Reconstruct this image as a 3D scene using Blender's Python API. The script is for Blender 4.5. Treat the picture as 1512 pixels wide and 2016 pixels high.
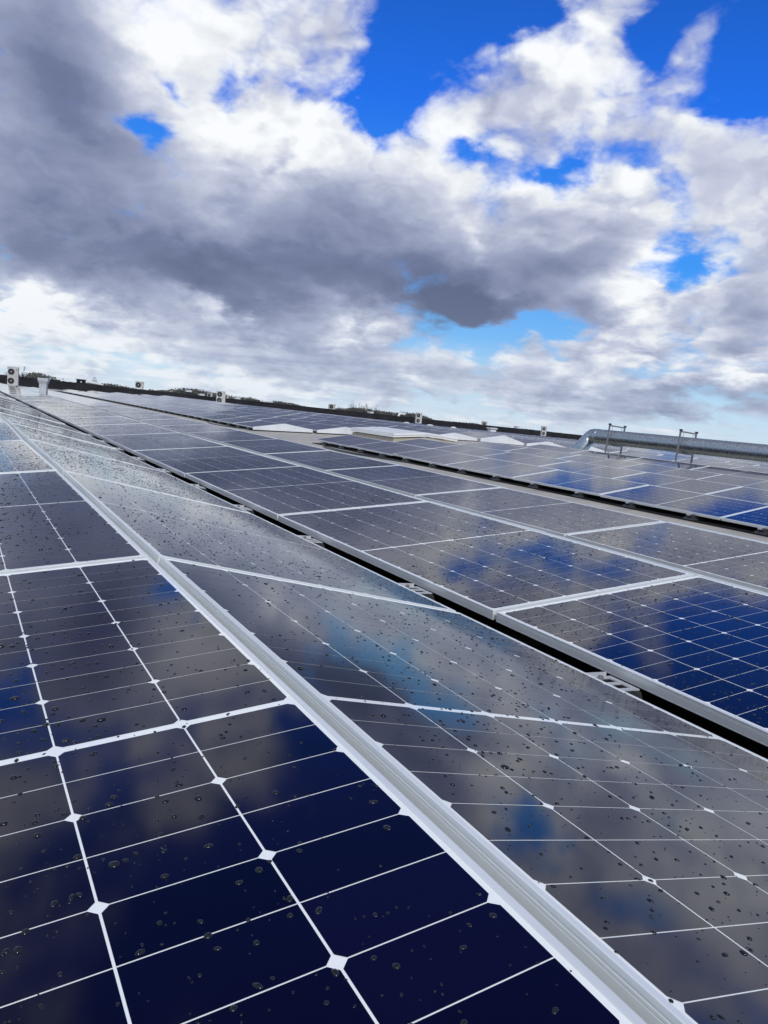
import bpy, math, random
from mathutils import Vector, Matrix

for o in list(bpy.data.objects):
    bpy.data.objects.remove(o)
SC = bpy.context.scene
COL = SC.collection
R = math.radians
RNG = random.Random(7)

# ------------------------------------------------------------------ camera
cam_d = bpy.data.cameras.new('camera')
cam = bpy.data.objects.new('camera', cam_d)
COL.objects.link(cam)
cam_d.sensor_fit = 'VERTICAL'
cam_d.sensor_height = 24.0
cam_d.lens = 24.0 * 1524.58 / 2016.0
cam_d.clip_start = 0.02
cam_d.clip_end = 12000
CR = ((-0.48172506, 0.15602016, -0.86232168), (-0.87044449, 0.02859033, 0.49143563), (0.10132792, 0.98734001, 0.12203421))
CP = (-2.10445, 0.48331, 0.44011)
m4 = Matrix(CR).to_4x4()
m4.translation = Vector(CP)
cam.matrix_world = m4
SC.camera = cam
F_PX, CX, CY = 1524.58, 756.0, 1008.0


def sky_dir(px, py):
    """direction (world) towards a point of the photograph's sky"""
    v = Matrix(CR) @ Vector(((px - CX) / F_PX, -(py - CY) / F_PX, -1.0))
    return v.normalized()


# ------------------------------------------------------------------ sun, exposure
SUN_EL, SUN_AZ = R(38), R(163)          # azimuth to the left of the row direction (+X)
sun_dir = Vector((math.cos(SUN_EL) * math.cos(SUN_AZ), math.cos(SUN_EL) * math.sin(SUN_AZ), math.sin(SUN_EL)))
sd = bpy.data.lights.new('sun', 'SUN')
sd.energy = 2.4
sd.angle = R(10)
sd.color = (1.0, 0.96, 0.9)
sun = bpy.data.objects.new('sun', sd)
COL.objects.link(sun)
sun.rotation_euler = sun_dir.to_track_quat('Z', 'Y').to_euler()
SC.view_settings.view_transform = 'Standard'
SC.view_settings.look = 'None'
SC.view_settings.gamma = 1.0
SC.view_settings.exposure = 0.0
SC.view_settings.use_curve_mapping = False

# ------------------------------------------------------------------ node helpers


class NT:
    def __init__(self, tree):
        self.t = tree
        self.n = tree.nodes
        self.l = tree.links

    def put(self, sock, v):
        if isinstance(v, bpy.types.NodeSocket):
            self.l.new(v, sock)
        elif v is not None:
            sock.default_value = v

    def math(self, op, a, b=None, c=None, clamp=False):
        n = self.n.new('ShaderNodeMath')
        n.operation = op
        n.use_clamp = clamp
        self.put(n.inputs[0], a)
        self.put(n.inputs[1], b)
        self.put(n.inputs[2], c)
        return n.outputs[0]

    def vec(self, op, a, b=None, s=None):
        n = self.n.new('ShaderNodeVectorMath')
        n.operation = op
        self.put(n.inputs[0], a)
        if b is not None:
            self.put(n.inputs[1], b)
        if s is not None:
            self.put(n.inputs['Scale'], s)
        return n.outputs['Value'] if op in ('DOT_PRODUCT', 'LENGTH', 'DISTANCE') else n.outputs['Vector']

    def rng(self, v, a, b, c=0.0, d=1.0, smooth=True):
        n = self.n.new('ShaderNodeMapRange')
        n.interpolation_type = 'SMOOTHSTEP' if smooth else 'LINEAR'
        self.put(n.inputs['Value'], v)
        for k, x in zip(('From Min', 'From Max', 'To Min', 'To Max'), (a, b, c, d)):
            self.put(n.inputs[k], x)
        return n.outputs['Result']

    def noise(self, vec, scale, detail=5.0, rough=0.5, dist=0.0, color=False, lac=2.0):
        n = self.n.new('ShaderNodeTexNoise')
        n.noise_dimensions = '3D'
        self.put(n.inputs['Vector'], vec)
        n.inputs['Scale'].default_value = scale
        n.inputs['Detail'].default_value = detail
        n.inputs['Roughness'].default_value = rough
        n.inputs['Lacunarity'].default_value = lac
        n.inputs['Distortion'].default_value = dist
        return n.outputs['Color'] if color else n.outputs[0]

    def mix(self, f, a, b, blend='MIX'):
        n = self.n.new('ShaderNodeMix')
        n.data_type = 'RGBA'
        n.blend_type = blend
        self.put(n.inputs[0], f)
        self.put(n.inputs[6], a)
        self.put(n.inputs[7], b)
        return n.outputs[2]

    def ramp(self, f, stops):
        n = self.n.new('ShaderNodeValToRGB')
        e = n.color_ramp.elements
        while len(e) < len(stops):
            e.new(0.5)
        for el, (p, c) in zip(e, stops):
            el.position = p
            el.color = tuple(c) + (1.0,) if len(c) == 3 else c
        self.put(n.inputs[0], f)
        return n.outputs[0]


# ------------------------------------------------------------------ sky
world = bpy.data.worlds.new('World')
SC.world = world
world.use_nodes = True
wt = world.node_tree
wt.nodes.clear()
W_ = NT(wt)
w_out = wt.nodes.new('ShaderNodeOutputWorld')
w_bg = wt.nodes.new('ShaderNodeBackground')
wt.links.new(w_bg.outputs[0], w_out.inputs[0])
w_bg.inputs['Strength'].default_value = 0.1
world.cycles.sampling_method = 'MANUAL'
world.cycles.sample_map_resolution = 512
sky = wt.nodes.new('ShaderNodeTexSky')
sky.sky_type = 'NISHITA'
sky.sun_disc = False
sky.sun_elevation = SUN_EL
sky.sun_rotation = R(90) - SUN_AZ
sky.altitude = 20
sky.air_density = 1.0
sky.dust_density = 0.6
sky.ozone_density = 2.2
geo = wt.nodes.new('ShaderNodeTexCoord')
D0 = W_.vec('NORMALIZE', geo.outputs['Generated'])
sep = wt.nodes.new('ShaderNodeSeparateXYZ')
wt.links.new(D0, sep.inputs[0])
DZ = W_.math('MAXIMUM', sep.outputs['Z'], 0.0)
QS = W_.math('DIVIDE', 1.0, W_.math('ADD', DZ, 0.42))
Q = W_.vec('SCALE', D0, s=QS)
warp = W_.vec('SUBTRACT', W_.noise(Q, 2.8, 2, 0.5, color=True), (0.5, 0.5, 0.5))
Q2 = W_.vec('ADD', Q, W_.vec('SCALE', warp, s=0.2))
LOFF = Vector((0.1, 0.35, 0.9)).normalized()


def puffs(vec, scale, detail, rough=0.5):
    """rounded cloud heads: the inside-out distance to scattered centres"""
    n = wt.nodes.new('ShaderNodeTexVoronoi')
    n.voronoi_dimensions = '3D'
    n.feature = 'F1'
    n.normalize = False
    W_.put(n.inputs['Vector'], vec)
    n.inputs['Scale'].default_value = scale
    n.inputs['Detail'].default_value = detail
    n.inputs['Roughness'].default_value = rough
    n.inputs['Lacunarity'].default_value = 2.2
    return n.outputs['Distance']


N1 = W_.noise(Q2, 2.6, 9, 0.52)
N1s = W_.noise(Q2, 2.6, 3.0, 0.5)
N2 = W_.noise(W_.vec('ADD', Q2, tuple(LOFF * 0.07)), 2.6, 3.0, 0.5)
Q3 = W_.vec('ADD', Q2, W_.vec('SCALE', W_.vec('SUBTRACT', W_.noise(Q, 14.0, 3, 0.55, color=True), (0.5, 0.5, 0.5)), s=0.10))
# the same field a little towards the sun: the difference shades the heads
V1 = puffs(Q3, 4.2, 2.5, 0.55)
V2 = puffs(W_.vec('ADD', Q3, tuple(LOFF * 0.045)), 4.2, 2.5, 0.55)
NF = W_.noise(Q2, 12.0, 7, 0.58, 0.4)


def blob_sum(blobs):
    """sum of soft elliptical patches, each set by a sky direction, two angular radii and a roll"""
    tot = None
    for (px, py, rx, ry, rot, amp) in blobs:
        d = sky_dir(px, py)
        e = 4.0
        ux = (sky_dir(px + e, py) - d)
        uy = (sky_dir(px, py + e) - d)
        sx, sy = ux.length / e, uy.length / e
        ux.normalize()
        uy.normalize()
        c, s = math.cos(R(rot)), math.sin(R(rot))
        U = (ux * c + uy * s)
        V = (uy * c - ux * s)
        U -= d * U.dot(d)
        V -= d * V.dot(d)
        U = U.normalized() / (rx * sx)
        V = V.normalized() / (ry * sy)
        a = W_.vec('DOT_PRODUCT', DW, tuple(U))
        b = W_.vec('DOT_PRODUCT', DW, tuple(V))
        r2 = W_.math('MULTIPLY_ADD', a, a, W_.math('MULTIPLY', b, b))
        g = W_.math('EXPONENT', W_.math('MULTIPLY', r2, -1.0))
        tot = W_.math('MULTIPLY_ADD', g, amp, tot if tot is not None else 0.0)
    return tot


# ragged edges: the patches are looked up in a wobbling direction
wob = W_.vec('SUBTRACT', W_.noise(Q, 3.5, 6, 0.6, color=True), (0.5, 0.5, 0.5))
DW = W_.vec('ADD', D0, W_.vec('SCALE', wob, s=0.13))

COVER = [
    # blue openings
    (850, 40, 85, 80, 0, -1.15), (775, 165, 65, 85, 20, -1.1), (715, 225, 40, 55, 30, -0.9),
    (880, -220, 260, 150, 0, -1.1), (880, -820, 620, 420, 0, -1.9),
    (935, 290, 55, 32, 20, -0.85), (1010, 25, 90, 35, 0, -0.7),
    (1295, 45, 50, 70, 10, -0.8), (1500, 175, 55, 60, 0, -0.9), (1620, 30, 150, 140, 0, -1.7), (1850, -60, 260, 200, 0, -1.2), (1640, -330, 300, 200, 0, -1.2),
    (280, 272, 62, 38, 0, -1.15), (475, 165, 36, 60, 10, -0.8), (362, 190, 36, 30, 20, -0.75),
    (1235, 300, 100, 42, -10, -0.32), (1120, 350, 50, 40, 0, -0.6), (1340, 430, 40, 95, -8, -0.55), (1370, 555, 45, 32, 0, -0.8),
    (1060, 662, 118, 29, 5, -0.95), (590, 560, 80, 22, 38, -0.7), (1120, 590, 40, 40, 0, -0.35),
    (90, 690, 190, 22, 4, -0.3),
    # cloud
    (90, 150, 230, 240, 0, 0.8), (60, 480, 230, 110, 10, 0.8), (430, 540, 260, 100, 18, 0.75),
    (800, 520, 300, 120, 12, 0.85), (1130, 470, 180, 100, 0, 0.6), (480, 60, 200, 120, 0, 0.35),
    (560, 300, 200, 130, 0, 0.55), (1060, 200, 210, 130, 0, 0.45), (1420, 60, 110, 60, -40, 0.3), (1420, 250, 90, 90, 0, 0.45),
    (1225, 385, 38, 34, 0, 0.8), (1240, 650, 110, 90, 0, 0.6), (1480, 600, 80, 100, 0, 0.5),
    (300, 640, 420, 60, 9, 0.5), (1200, 770, 500, 60, 6, 0.55), (300, -380, 280, 160, 0, 0.5),
    (1800, 560, 260, 260, 0, 0.7), (650, 60, 80, 110, 0, 0.5), (590, 205, 130, 60, 0, 0.5), (20, 560, 120, 90, 0, 0.5), (700, 420, 200, 60, 10, 0.3), (1130, 90, 90, 70, 0, 0.3), (1200, 210, 230, 120, 0, 0.3), (1440, 330, 130, 110, 0, 0.35),
]
TONE = [
    # darker, thick bases
    (70, 140, 230, 230, 0, -0.42), (30, 470, 260, 80, 12, -0.34), (430, 555, 260, 85, 20, -0.52),
    (800, 560, 330, 75, 12, -0.52), (1130, 500, 160, 60, 5, -0.34), (950, 615, 140, 38, 10, -0.4),
    (760, 420, 230, 90, 0, -0.14), (1480, 610, 60, 70, 0, -0.22), (1430, 330, 110, 90, 0, -0.1),
    (420, 690, 300, 22, 11, -0.22), (1180, 775, 330, 22, 7, -0.25), (1450, 690, 60, 22, 0, -0.2),
    (1160, 620, 45, 40, 0, -0.25), (1380, 810, 260, 55, 6, -0.3), (620, 420, 140, 60, 10, -0.12), (300, 330, 90, 60, 10, -0.16), (150, 250, 130, 130, 0, -0.16), (1250, 260, 110, 50, 0, -0.08), (640, 700, 130, 22, 10, -0.18), (870, 720, 160, 20, 8, -0.12), (1780, 600, 170, 90, 0, 0.2), (1330, 250, 150, 70, 0, -0.1),
    # sunlit heads and edges
    (320, 40, 80, 90, 20, 0.28), (560, 60, 130, 90, 0, 0.12), (500, 260, 150, 80, 20, 0.17), (610, 200, 80, 60, 0, 0.12), (1060, 150, 110, 100, 0, 0.14),
    (1110, 215, 110, 45, 0, 0.1), (1400, 200, 60, 60, 0, 0.14), (770, 250, 50, 40, 0, 0.14), (1050, 360, 120, 34, 5, 0.2), (1225, 385, 38, 32, 0, 0.5),
    (55, 585, 60, 42, 0, 0.4), (170, 625, 170, 26, 8, 0.36), (420, 620, 120, 22, 25, 0.3), (690, 650, 100, 40, 15, 0.3), (1235, 655, 75, 85, 25, 0.36),
    (1290, 520, 60, 70, 0, 0.25), (1460, 735, 90, 26, 3, 0.4), (920, 470, 22, 40, 0, 0.25), (1000, 590, 26, 22, 0, 0.2),
    (300, 740, 500, 26, 6, 0.2), (900, 760, 300, 24, 6, 0.12),
]
COV = W_.math('ADD', blob_sum(COVER), 0.66)
# low in the sky the clouds stand in flat layers
QL = W_.vec('SCALE', D0, s=W_.math('DIVIDE', 1.0, W_.math('ADD', DZ, 0.075)))
NB = W_.math('SUBTRACT', W_.noise(QL, 1.15, 6, 0.55), 0.5)
low = W_.math('EXPONENT', W_.math('MULTIPLY', DZ, -11.0))
NB = W_.math('MULTIPLY', NB, low)
COV = W_.math('MULTIPLY_ADD', NB, 1.3, COV)
TN = blob_sum(TONE)
dens = W_.math('MULTIPLY_ADD', W_.math('SUBTRACT', N1, 0.5), 1.9, COV)
dens = W_.math('MULTIPLY_ADD', W_.math('SUBTRACT', 0.62, V1), 1.05, dens)
dens = W_.math('MULTIPLY_ADD', W_.math('SUBTRACT', NF, 0.5), 1.1, dens)
alpha = W_.rng(dens, -0.16, 0.6)
relief = W_.math('SUBTRACT', N1s, N2)
puff = W_.math('SUBTRACT', V2, V1)
thick = W_.rng(dens, 0.15, 1.6)
lit = W_.rng(TN, -0.35, 0.25, 0.22, 1.0)
br = W_.math('MULTIPLY_ADD', W_.math('MULTIPLY', relief, lit), 1.05, W_.math('MULTIPLY_ADD', TN, 1.0, 0.785))
br = W_.math('MULTIPLY_ADD', W_.math('MULTIPLY', puff, lit), 0.85, br)
br = W_.math('MULTIPLY_ADD', thick, -0.18, br)
br = W_.math('MULTIPLY_ADD', NB, 1.5, br)
br = W_.math('MULTIPLY_ADD', W_.math('MULTIPLY', W_.math('SUBTRACT', NF, 0.5), lit), 0.16, br)
ccol = W_.ramp(br, [(0.0, (0.105, 0.135, 0.245)), (0.22, (0.175, 0.21, 0.355)), (0.45, (0.35, 0.395, 0.56)), (0.68, (0.60, 0.64, 0.785)),
                    (0.86, (0.86, 0.895, 0.94)), (1.0, (1.0, 1.02, 1.05))])
ccol = W_.vec('SCALE', ccol, s=9.6)
hz = W_.math('EXPONENT', W_.math('MULTIPLY', DZ, -15.0))
deep = W_.ramp(DZ, [(0.0, (0.64, 0.76, 0.88)), (0.05, (0.50, 0.72, 0.92)), (0.11, (0.18, 0.49, 0.93)), (0.2, (0.045, 0.32, 0.96)), (0.36, (0.008, 0.16, 0.86)), (0.55, (0.006, 0.065, 0.36)), (1.0, (0.004, 0.04, 0.22))])
skyc = W_.mix(0.93, sky.outputs[0], W_.vec('SCALE', deep, s=10.0))
ccol = W_.mix(W_.math('MULTIPLY', hz, 0.55), ccol, (5.9, 6.9, 8.1, 1))
final = W_.mix(alpha, skyc, ccol)
below = W_.rng(sep.outputs['Z'], -0.06, -0.005)
final = W_.mix(below, (0.9, 0.95, 0.85, 1), final)
wt.links.new(final, w_bg.inputs['Color'])

# ------------------------------------------------------------------ materials


def mat(name, col, rough=0.5, metal=0.0, spec=0.5, coat=0.0, coat_rough=0.05, coat_ior=1.5, trans=0.0, ior=1.5):
    m = bpy.data.materials.new(name)
    m.use_nodes = True
    b = m.node_tree.nodes['Principled BSDF']
    b.inputs['Base Color'].default_value = tuple(col) + (1,)
    b.inputs['Roughness'].default_value = rough
    b.inputs['Metallic'].default_value = metal
    b.inputs['Specular IOR Level'].default_value = spec
    b.inputs['Coat Weight'].default_value = coat
    b.inputs['Coat Roughness'].default_value = coat_rough
    b.inputs['Coat IOR'].default_value = coat_ior
    b.inputs['Transmission Weight'].default_value = trans
    b.inputs['IOR'].default_value = ior
    return m


def nodes_of(m):
    t = NT(m.node_tree)
    return t, m.node_tree.nodes['Principled BSDF']


def coords(t, kind='Object'):
    n = t.n.new('ShaderNodeTexCoord')
    return n.outputs[kind]


def vary(m, lo, hi, scale, detail=5, rough=0.6, kind='Object', bump=0.0, bscale=None, rlo=None, rhi=None):
    """uneven colour, gloss and fine relief from noise"""
    t, b = nodes_of(m)
    c = coords(t, kind)
    n = t.noise(c, scale, detail, rough)
    b_in = t.ramp(n, [(0.3, lo), (0.7, hi)])
    t.l.new(b_in, b.inputs['Base Color'])
    if rlo is not None:
        t.l.new(t.rng(n, 0.3, 0.7, rlo, rhi), b.inputs['Roughness'])
    if bump:
        bn = t.n.new('ShaderNodeBump')
        bn.inputs['Strength'].default_value = bump
        bn.inputs['Distance'].default_value = 0.01
        t.l.new(t.noise(c, bscale or scale * 6, 4, 0.6), bn.inputs['Height'])
        t.l.new(bn.outputs[0], b.inputs['Normal'])
    return m


COAT_R, COAT_I = 0.065, 1.37


def glassy(m, dirt=True):
    """front glass over what is laminated under it: slightly textured, with dried water marks"""
    t, b = nodes_of(m)
    b.inputs['Coat Weight'].default_value = 1.0
    b.inputs['Coat IOR'].default_value = COAT_I
    gpos = t.n.new('ShaderNodeNewGeometry').outputs['Position']
    n = t.noise(gpos, 5.0, 4, 0.6)
    t.l.new(t.rng(n, 0.35, 0.7, COAT_R * 0.8, COAT_R * 1.35), b.inputs['Coat Roughness'])
    return t, b


m_cell = mat('monocrystalline_cell', (0.003, 0.0035, 0.012), 0.4, spec=0.0)
t, b = glassy(m_cell)
oi = t.n.new('ShaderNodeObjectInfo')
cellc = t.mix(oi.outputs['Random'], (0.0022, 0.0019, 0.012, 1), (0.0040, 0.0035, 0.022, 1))
# dried run-off marks where rain collects along the low edge of the slope beside the black gap
gpos = t.n.new('ShaderNodeNewGeometry').outputs['Position']
sp = t.n.new('ShaderNodeSeparateXYZ')
t.l.new(gpos, sp.inputs[0])
edge = t.math('MULTIPLY', t.rng(sp.outputs['Y'], -0.80, -1.03), t.rng(sp.outputs['Y'], -1.12, -1.08))
streak = t.noise(t.vec('MULTIPLY', gpos, (34.0, 5.0, 1.0)), 1.0, 5, 0.65)
mark = t.math('MULTIPLY', edge, t.rng(streak, 0.42, 0.72))
t.l.new(t.mix(t.math('MULTIPLY', mark, 0.5), cellc, (0.07, 0.07, 0.072, 1)), b.inputs['Base Color'])
old = b.inputs['Coat Roughness'].links[0].from_socket
t.l.new(t.math('MULTIPLY_ADD', mark, 0.16, old), b.inputs['Coat Roughness'])
m_back = mat('white_backsheet', (0.84, 0.88, 0.86), 0.6)
glassy(m_back)
m_alu = mat('anodised_aluminium', (0.77, 0.78, 0.79), 0.42, metal=0.35)
t, b = nodes_of(m_alu)
gp = t.n.new('ShaderNodeNewGeometry').outputs['Position']
st = t.vec('MULTIPLY', gp, (1.6, 9.0, 9.0))
nn = t.noise(st, 1.0, 5, 0.55)
t.l.new(t.ramp(nn, [(0.3, (0.75, 0.785, 0.77)), (0.7, (0.81, 0.84, 0.825))]), b.inputs['Base Color'])
t.l.new(t.rng(nn, 0.3, 0.7, 0.32, 0.48), b.inputs['Roughness'])
m_drop = mat('rain_water', (0.008, 0.0105, 0.014), 0.015, spec=0.6, ior=1.33)
m_roof = vary(mat('wet_roofing_felt', (0.2, 0.19, 0.17), 0.55), (0.29, 0.275, 0.235), (0.46, 0.435, 0.375), 1.3, 8, 0.65, bump=0.35, bscale=60, rlo=0.35, rhi=0.75)
m_black = vary(mat('gap_black', (0.012, 0.012, 0.013), 0.7, spec=0.2), (0.008, 0.008, 0.009), (0.018, 0.018, 0.02), 8)  # near black standing in for shade in the gaps under panels
m_para = vary(mat('black_bitumen', (0.012, 0.012, 0.014), 0.8, spec=0.2), (0.008, 0.009, 0.012), (0.022, 0.022, 0.026), 0.9, 6)
m_plast = vary(mat('dark_grey_plastic', (0.03, 0.032, 0.036), 0.45), (0.022, 0.024, 0.027), (0.045, 0.047, 0.052), 20)
m_white = vary(mat('white_sheet_metal', (0.76, 0.77, 0.79), 0.4), (0.58, 0.61, 0.64), (0.72, 0.74, 0.75), 2.5, 6)
m_lid = vary(mat('opal_acrylic', (0.8, 0.82, 0.84), 0.3), (0.68, 0.69, 0.68), (0.78, 0.785, 0.765), 1.2, 5)
m_curb = vary(mat('beige_curb', (0.42, 0.37, 0.29), 0.7), (0.34, 0.30, 0.23), (0.48, 0.43, 0.34), 3, 6)
m_acw = vary(mat('ivory_enamel', (0.60, 0.60, 0.57), 0.45), (0.38, 0.39, 0.385), (0.50, 0.505, 0.49), 2, 6)
m_fan = mat('fan_recess', (0.02, 0.022, 0.024), 0.6)
m_galv = mat('galvanised_steel', (0.62, 0.64, 0.65), 0.3, metal=1.0)
t, b = nodes_of(m_galv)
oc = coords(t)
vor = t.n.new('ShaderNodeTexVoronoi')
vor.inputs['Scale'].default_value = 28.0
t.l.new(oc, vor.inputs['Vector'])
t.l.new(t.mix(t.math('MULTIPLY', vor.outputs['Color'], 0.8), (0.34, 0.38, 0.385, 1), (0.54, 0.575, 0.575, 1)), b.inputs['Base Color'])
t.l.new(t.rng(t.noise(oc, 12, 4, 0.6), 0.3, 0.7, 0.22, 0.42), b.inputs['Roughness'])
m_clip = mat('dull_clip_metal', (0.5, 0.52, 0.53), 0.5, metal=0.3)
m_steel = vary(mat('weathered_steel', (0.25, 0.26, 0.27), 0.5, metal=0.6), (0.18, 0.19, 0.2), (0.33, 0.34, 0.35), 9)
m_vent = vary(mat('grey_vent_metal', (0.42, 0.45, 0.48), 0.45), (0.36, 0.39, 0.43), (0.5, 0.53, 0.56), 4)
m_bark = vary(mat('winter_bark', (0.07, 0.06, 0.05), 0.9), (0.05, 0.043, 0.035), (0.10, 0.085, 0.07), 3)
m_twig = vary(mat('winter_twigs', (0.075, 0.062, 0.05), 0.9), (0.055, 0.045, 0.036), (0.11, 0.09, 0.07), 0.6)
m_wood = vary(mat('winter_woodland', (0.045, 0.05, 0.038), 0.95), (0.045, 0.052, 0.048), (0.10, 0.10, 0.085), 0.08, 6)  # greys lightened to put distance haze into the colour
m_field = vary(mat('winter_fields', (0.06, 0.075, 0.035), 0.95), (0.05, 0.06, 0.03), (0.10, 0.10, 0.055), 0.01, 8)
m_wall = vary(mat('cladding', (0.3, 0.3, 0.3), 0.6), (0.27, 0.27, 0.27), (0.34, 0.34, 0.33), 1.0)

# ------------------------------------------------------------------ mesh helpers


class MB:
    def __init__(self):
        self.v = []
        self.f = []
        self.mi = []
        self.sm = []

    def add(self, verts, faces, mi=0, smooth=False):
        o = len(self.v)
        self.v += [tuple(x) for x in verts]
        for f in faces:
            self.f.append(tuple(o + i for i in f))
            self.mi.append(mi)
            self.sm.append(smooth)

    def box(self, c, s, M=None, mi=0, taper=1.0):
        hx, hy, hz = s[0] / 2, s[1] / 2, s[2] / 2
        vs = []
        for z in (-1, 1):
            k = taper if z > 0 else 1.0
            for x, y in ((-1, -1), (1, -1), (1, 1), (-1, 1)):
                p = Vector((x * hx * k, y * hy * k, z * hz))
                if M is not None:
                    p = M @ p
                vs.append(Vector(c) + p)
        self.add(vs, [(3, 2, 1, 0), (4, 5, 6, 7), (0, 1, 5, 4), (1, 2, 6, 5), (2, 3, 7, 6), (3, 0, 4, 7)], mi)

    def tube(self, p0, p1, r0, r1=None, n=8, caps=True, mi=0, smooth=True):
        r1 = r0 if r1 is None else r1
        p0, p1 = Vector(p0), Vector(p1)
        ax = (p1 - p0)
        if ax.length < 1e-9:
            return
        ax.normalize()
        u = ax.orthogonal().normalized()
        w = ax.cross(u)
        vs = []
        for p, r in ((p0, r0), (p1, r1)):
            for i in range(n):
                a = 2 * math.pi * i / n
                vs.append(p + (u * math.cos(a) + w * math.sin(a)) * r)
        self.add(vs, [(i, (i + 1) % n, n + (i + 1) % n, n + i) for i in range(n)], mi, smooth)
        if caps:
            self.add(vs[:n], [tuple(reversed(range(n)))], mi)
            self.add(vs[n:], [tuple(range(n))], mi)

    def ringtube(self, path, radii, n=16, mi=0, caps=True):
        """tube along a path with a radius per point (frames carried along)"""
        path = [Vector(p) for p in path]
        u = None
        rings = []
        for i, p in enumerate(path):
            a = path[min(i + 1, len(path) - 1)] - path[max(i - 1, 0)]
            a.normalize()
            if u is None:
                u = a.orthogonal().normalized()
            u = (u - a * u.dot(a)).normalized()
            w = a.cross(u)
            rings.append([p + (u * math.cos(2 * math.pi * k / n) + w * math.sin(2 * math.pi * k / n)) * radii[i] for k in range(n)])
        vs = [q for r in rings for q in r]
        fs = []
        for i in range(len(rings) - 1):
            for k in range(n):
                fs.append((i * n + k, i * n + (k + 1) % n, (i + 1) * n + (k + 1) % n, (i + 1) * n + k))
        self.add(vs, fs, mi, True)
        if caps:
            self.add(rings[0], [tuple(reversed(range(n)))], mi)
            self.add(rings[-1], [tuple(range(n))], mi)

    def mesh(self, name, mats):
        me = bpy.data.meshes.new(name)
        me.from_pydata(self.v, [], self.f)
        for m in (mats if isinstance(mats, (list, tuple)) else [mats]):
            me.materials.append(m)
        me.polygons.foreach_set('material_index', self.mi)
        me.polygons.foreach_set('use_smooth', self.sm)
        me.update()
        return me

    def build(self, name, mats, parent=None):
        return link(name, self.mesh(name, mats), parent)


def link(name, me, parent=None, M=None):
    o = bpy.data.objects.new(name, me)
    COL.objects.link(o)
    if parent is not None:
        o.parent = parent
    if M is not None:
        o.matrix_local = M
    return o


def tag(o, label=None, cat=None, group=None, kind=None):
    if label:
        o['label'] = label
    if cat:
        o['category'] = cat
    if group:
        o['group'] = group
    if kind:
        o['kind'] = kind
    return o


def thing(name, label, cat, M, group=None):
    o = bpy.data.objects.new(name, None)
    o.empty_display_size = 0.1
    COL.objects.link(o)
    o.matrix_world = M
    return tag(o, label, cat, group)


def copy_tree(o, parent=None):
    c = o.copy()
    COL.objects.link(c)
    if parent is not None:
        c.parent = parent
    for ch in [x for x in o.children]:
        copy_tree(ch, c)
    return c


# ------------------------------------------------------------------ the roof's own axes
# The survey of the roof: x runs along the panel rows away from the camera, y across them to the right,
# z square to the near roof. The near roof falls 2 degrees to the right, past a gutter at y = 7.4 it rises again.
G = Matrix(((0.99999872, -2.87266e-05, -0.00159993), (-2.87266e-05, 0.99935545, -0.03589835), (0.00159993, 0.03589835, 0.99935417)))
G4 = G.to_4x4()
FALL = 0.0704      # how much the far side rises against the near roof
GUT, CREST = 7.4, 16.6


def wave(x):
    pts = [(-100, 0), (5, 0), (10, 0.008), (20, 0.03), (32, 0.05), (90, 0.05)]
    for (a, za), (b, zb) in zip(pts, pts[1:]):
        if x <= b:
            return za + (zb - za) * max(0, (x - a)) / (b - a)
    return pts[-1][1]


def rise(y):
    if y < GUT:
        return 0.0
    if y < CREST:
        return FALL * (y - GUT)
    if y < 45:
        return FALL * (CREST - GUT) + 0.0270 * (y - CREST)
    return FALL * (CREST - GUT) + 0.0270 * (45 - CREST) + 0.0359 * (y - 45)


def roof_z(x, y):
    return -0.27 + rise(y) + wave(x)


def P(x, y, z):
    return G @ Vector((x, -y, z))


def frame_at(x, y, z, tilt=0.0, rz=0.0, upright=False):
    """a frame standing at a point of the roof's axes"""
    p = P(x, y, z)
    if upright:
        M = Matrix.Rotation(rz, 4, 'Z')
    else:
        M = G4 @ Matrix.Rotation(tilt, 4, 'X') @ Matrix.Rotation(rz, 4, 'Z')
    M.translation = p
    return M


def to_px(v):
    d = Matrix(CR).transposed() @ (Vector(v) - Vector(CP))
    if d.z > -0.05:
        return None
    return (CX + F_PX * d.x / -d.z, CY - F_PX * d.y / -d.z)


# ------------------------------------------------------------------ roof, parapet, ground
X0, X1, Y0, Y1 = -30.0, 90.0, -40.0, 150.0
mb = MB()
xs = [X0, -15, -5, 0, 5, 7.5, 10, 15, 20, 30, 40, 52, 64, 77, X1]
ys = [Y0, -20, -8, -3, 0, 2, 4, 6, 7.0, GUT, 7.8, 9, 11, 13, 15, CREST, 19, 24, 35, 60, 100, Y1]
vs = [P(x, y, roof_z(x, y)) for x in xs for y in ys]
n = len(ys)
fs = [(i * n + j, i * n + j + 1, (i + 1) * n + j + 1, (i + 1) * n + j) for i in range(len(xs) - 1) for j in range(n - 1)]
mb.add(vs, [tuple(reversed(f)) for f in fs], smooth=False)
tag(mb.build('roof', m_roof), kind='structure')
for p_ in bpy.data.objects['roof'].data.polygons[:1]:
    if p_.normal.z < 0:
        bpy.data.objects['roof'].data.flip_normals()
GROUND = -9.0
mb = MB()
for (a, c_) in (((X0, Y0), (X1, Y0)), ((X1, Y0), (X1, Y1)), ((X1, Y1), (X0, Y1)), ((X0, Y1), (X0, Y0))):
    pa, pc = P(a[0], a[1], 0), P(c_[0], c_[1], 0)
    pa.z = pc.z = -0.9
    mb.add([(pa.x, pa.y, GROUND), (pc.x, pc.y, GROUND), pc, pa], [(0, 1, 2, 3)])
tag(mb.build('building_wall', m_wall), kind='structure')
mb = MB()
nseg = 48
mb.add([(0, 0, GROUND)] + [(6000 * math.cos(2 * math.pi * i / nseg), 6000 * math.sin(2 * math.pi * i / nseg), GROUND) for i in range(nseg)],
       [(0, 1 + i, 1 + (i + 1) % nseg) for i in range(nseg)])
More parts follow.
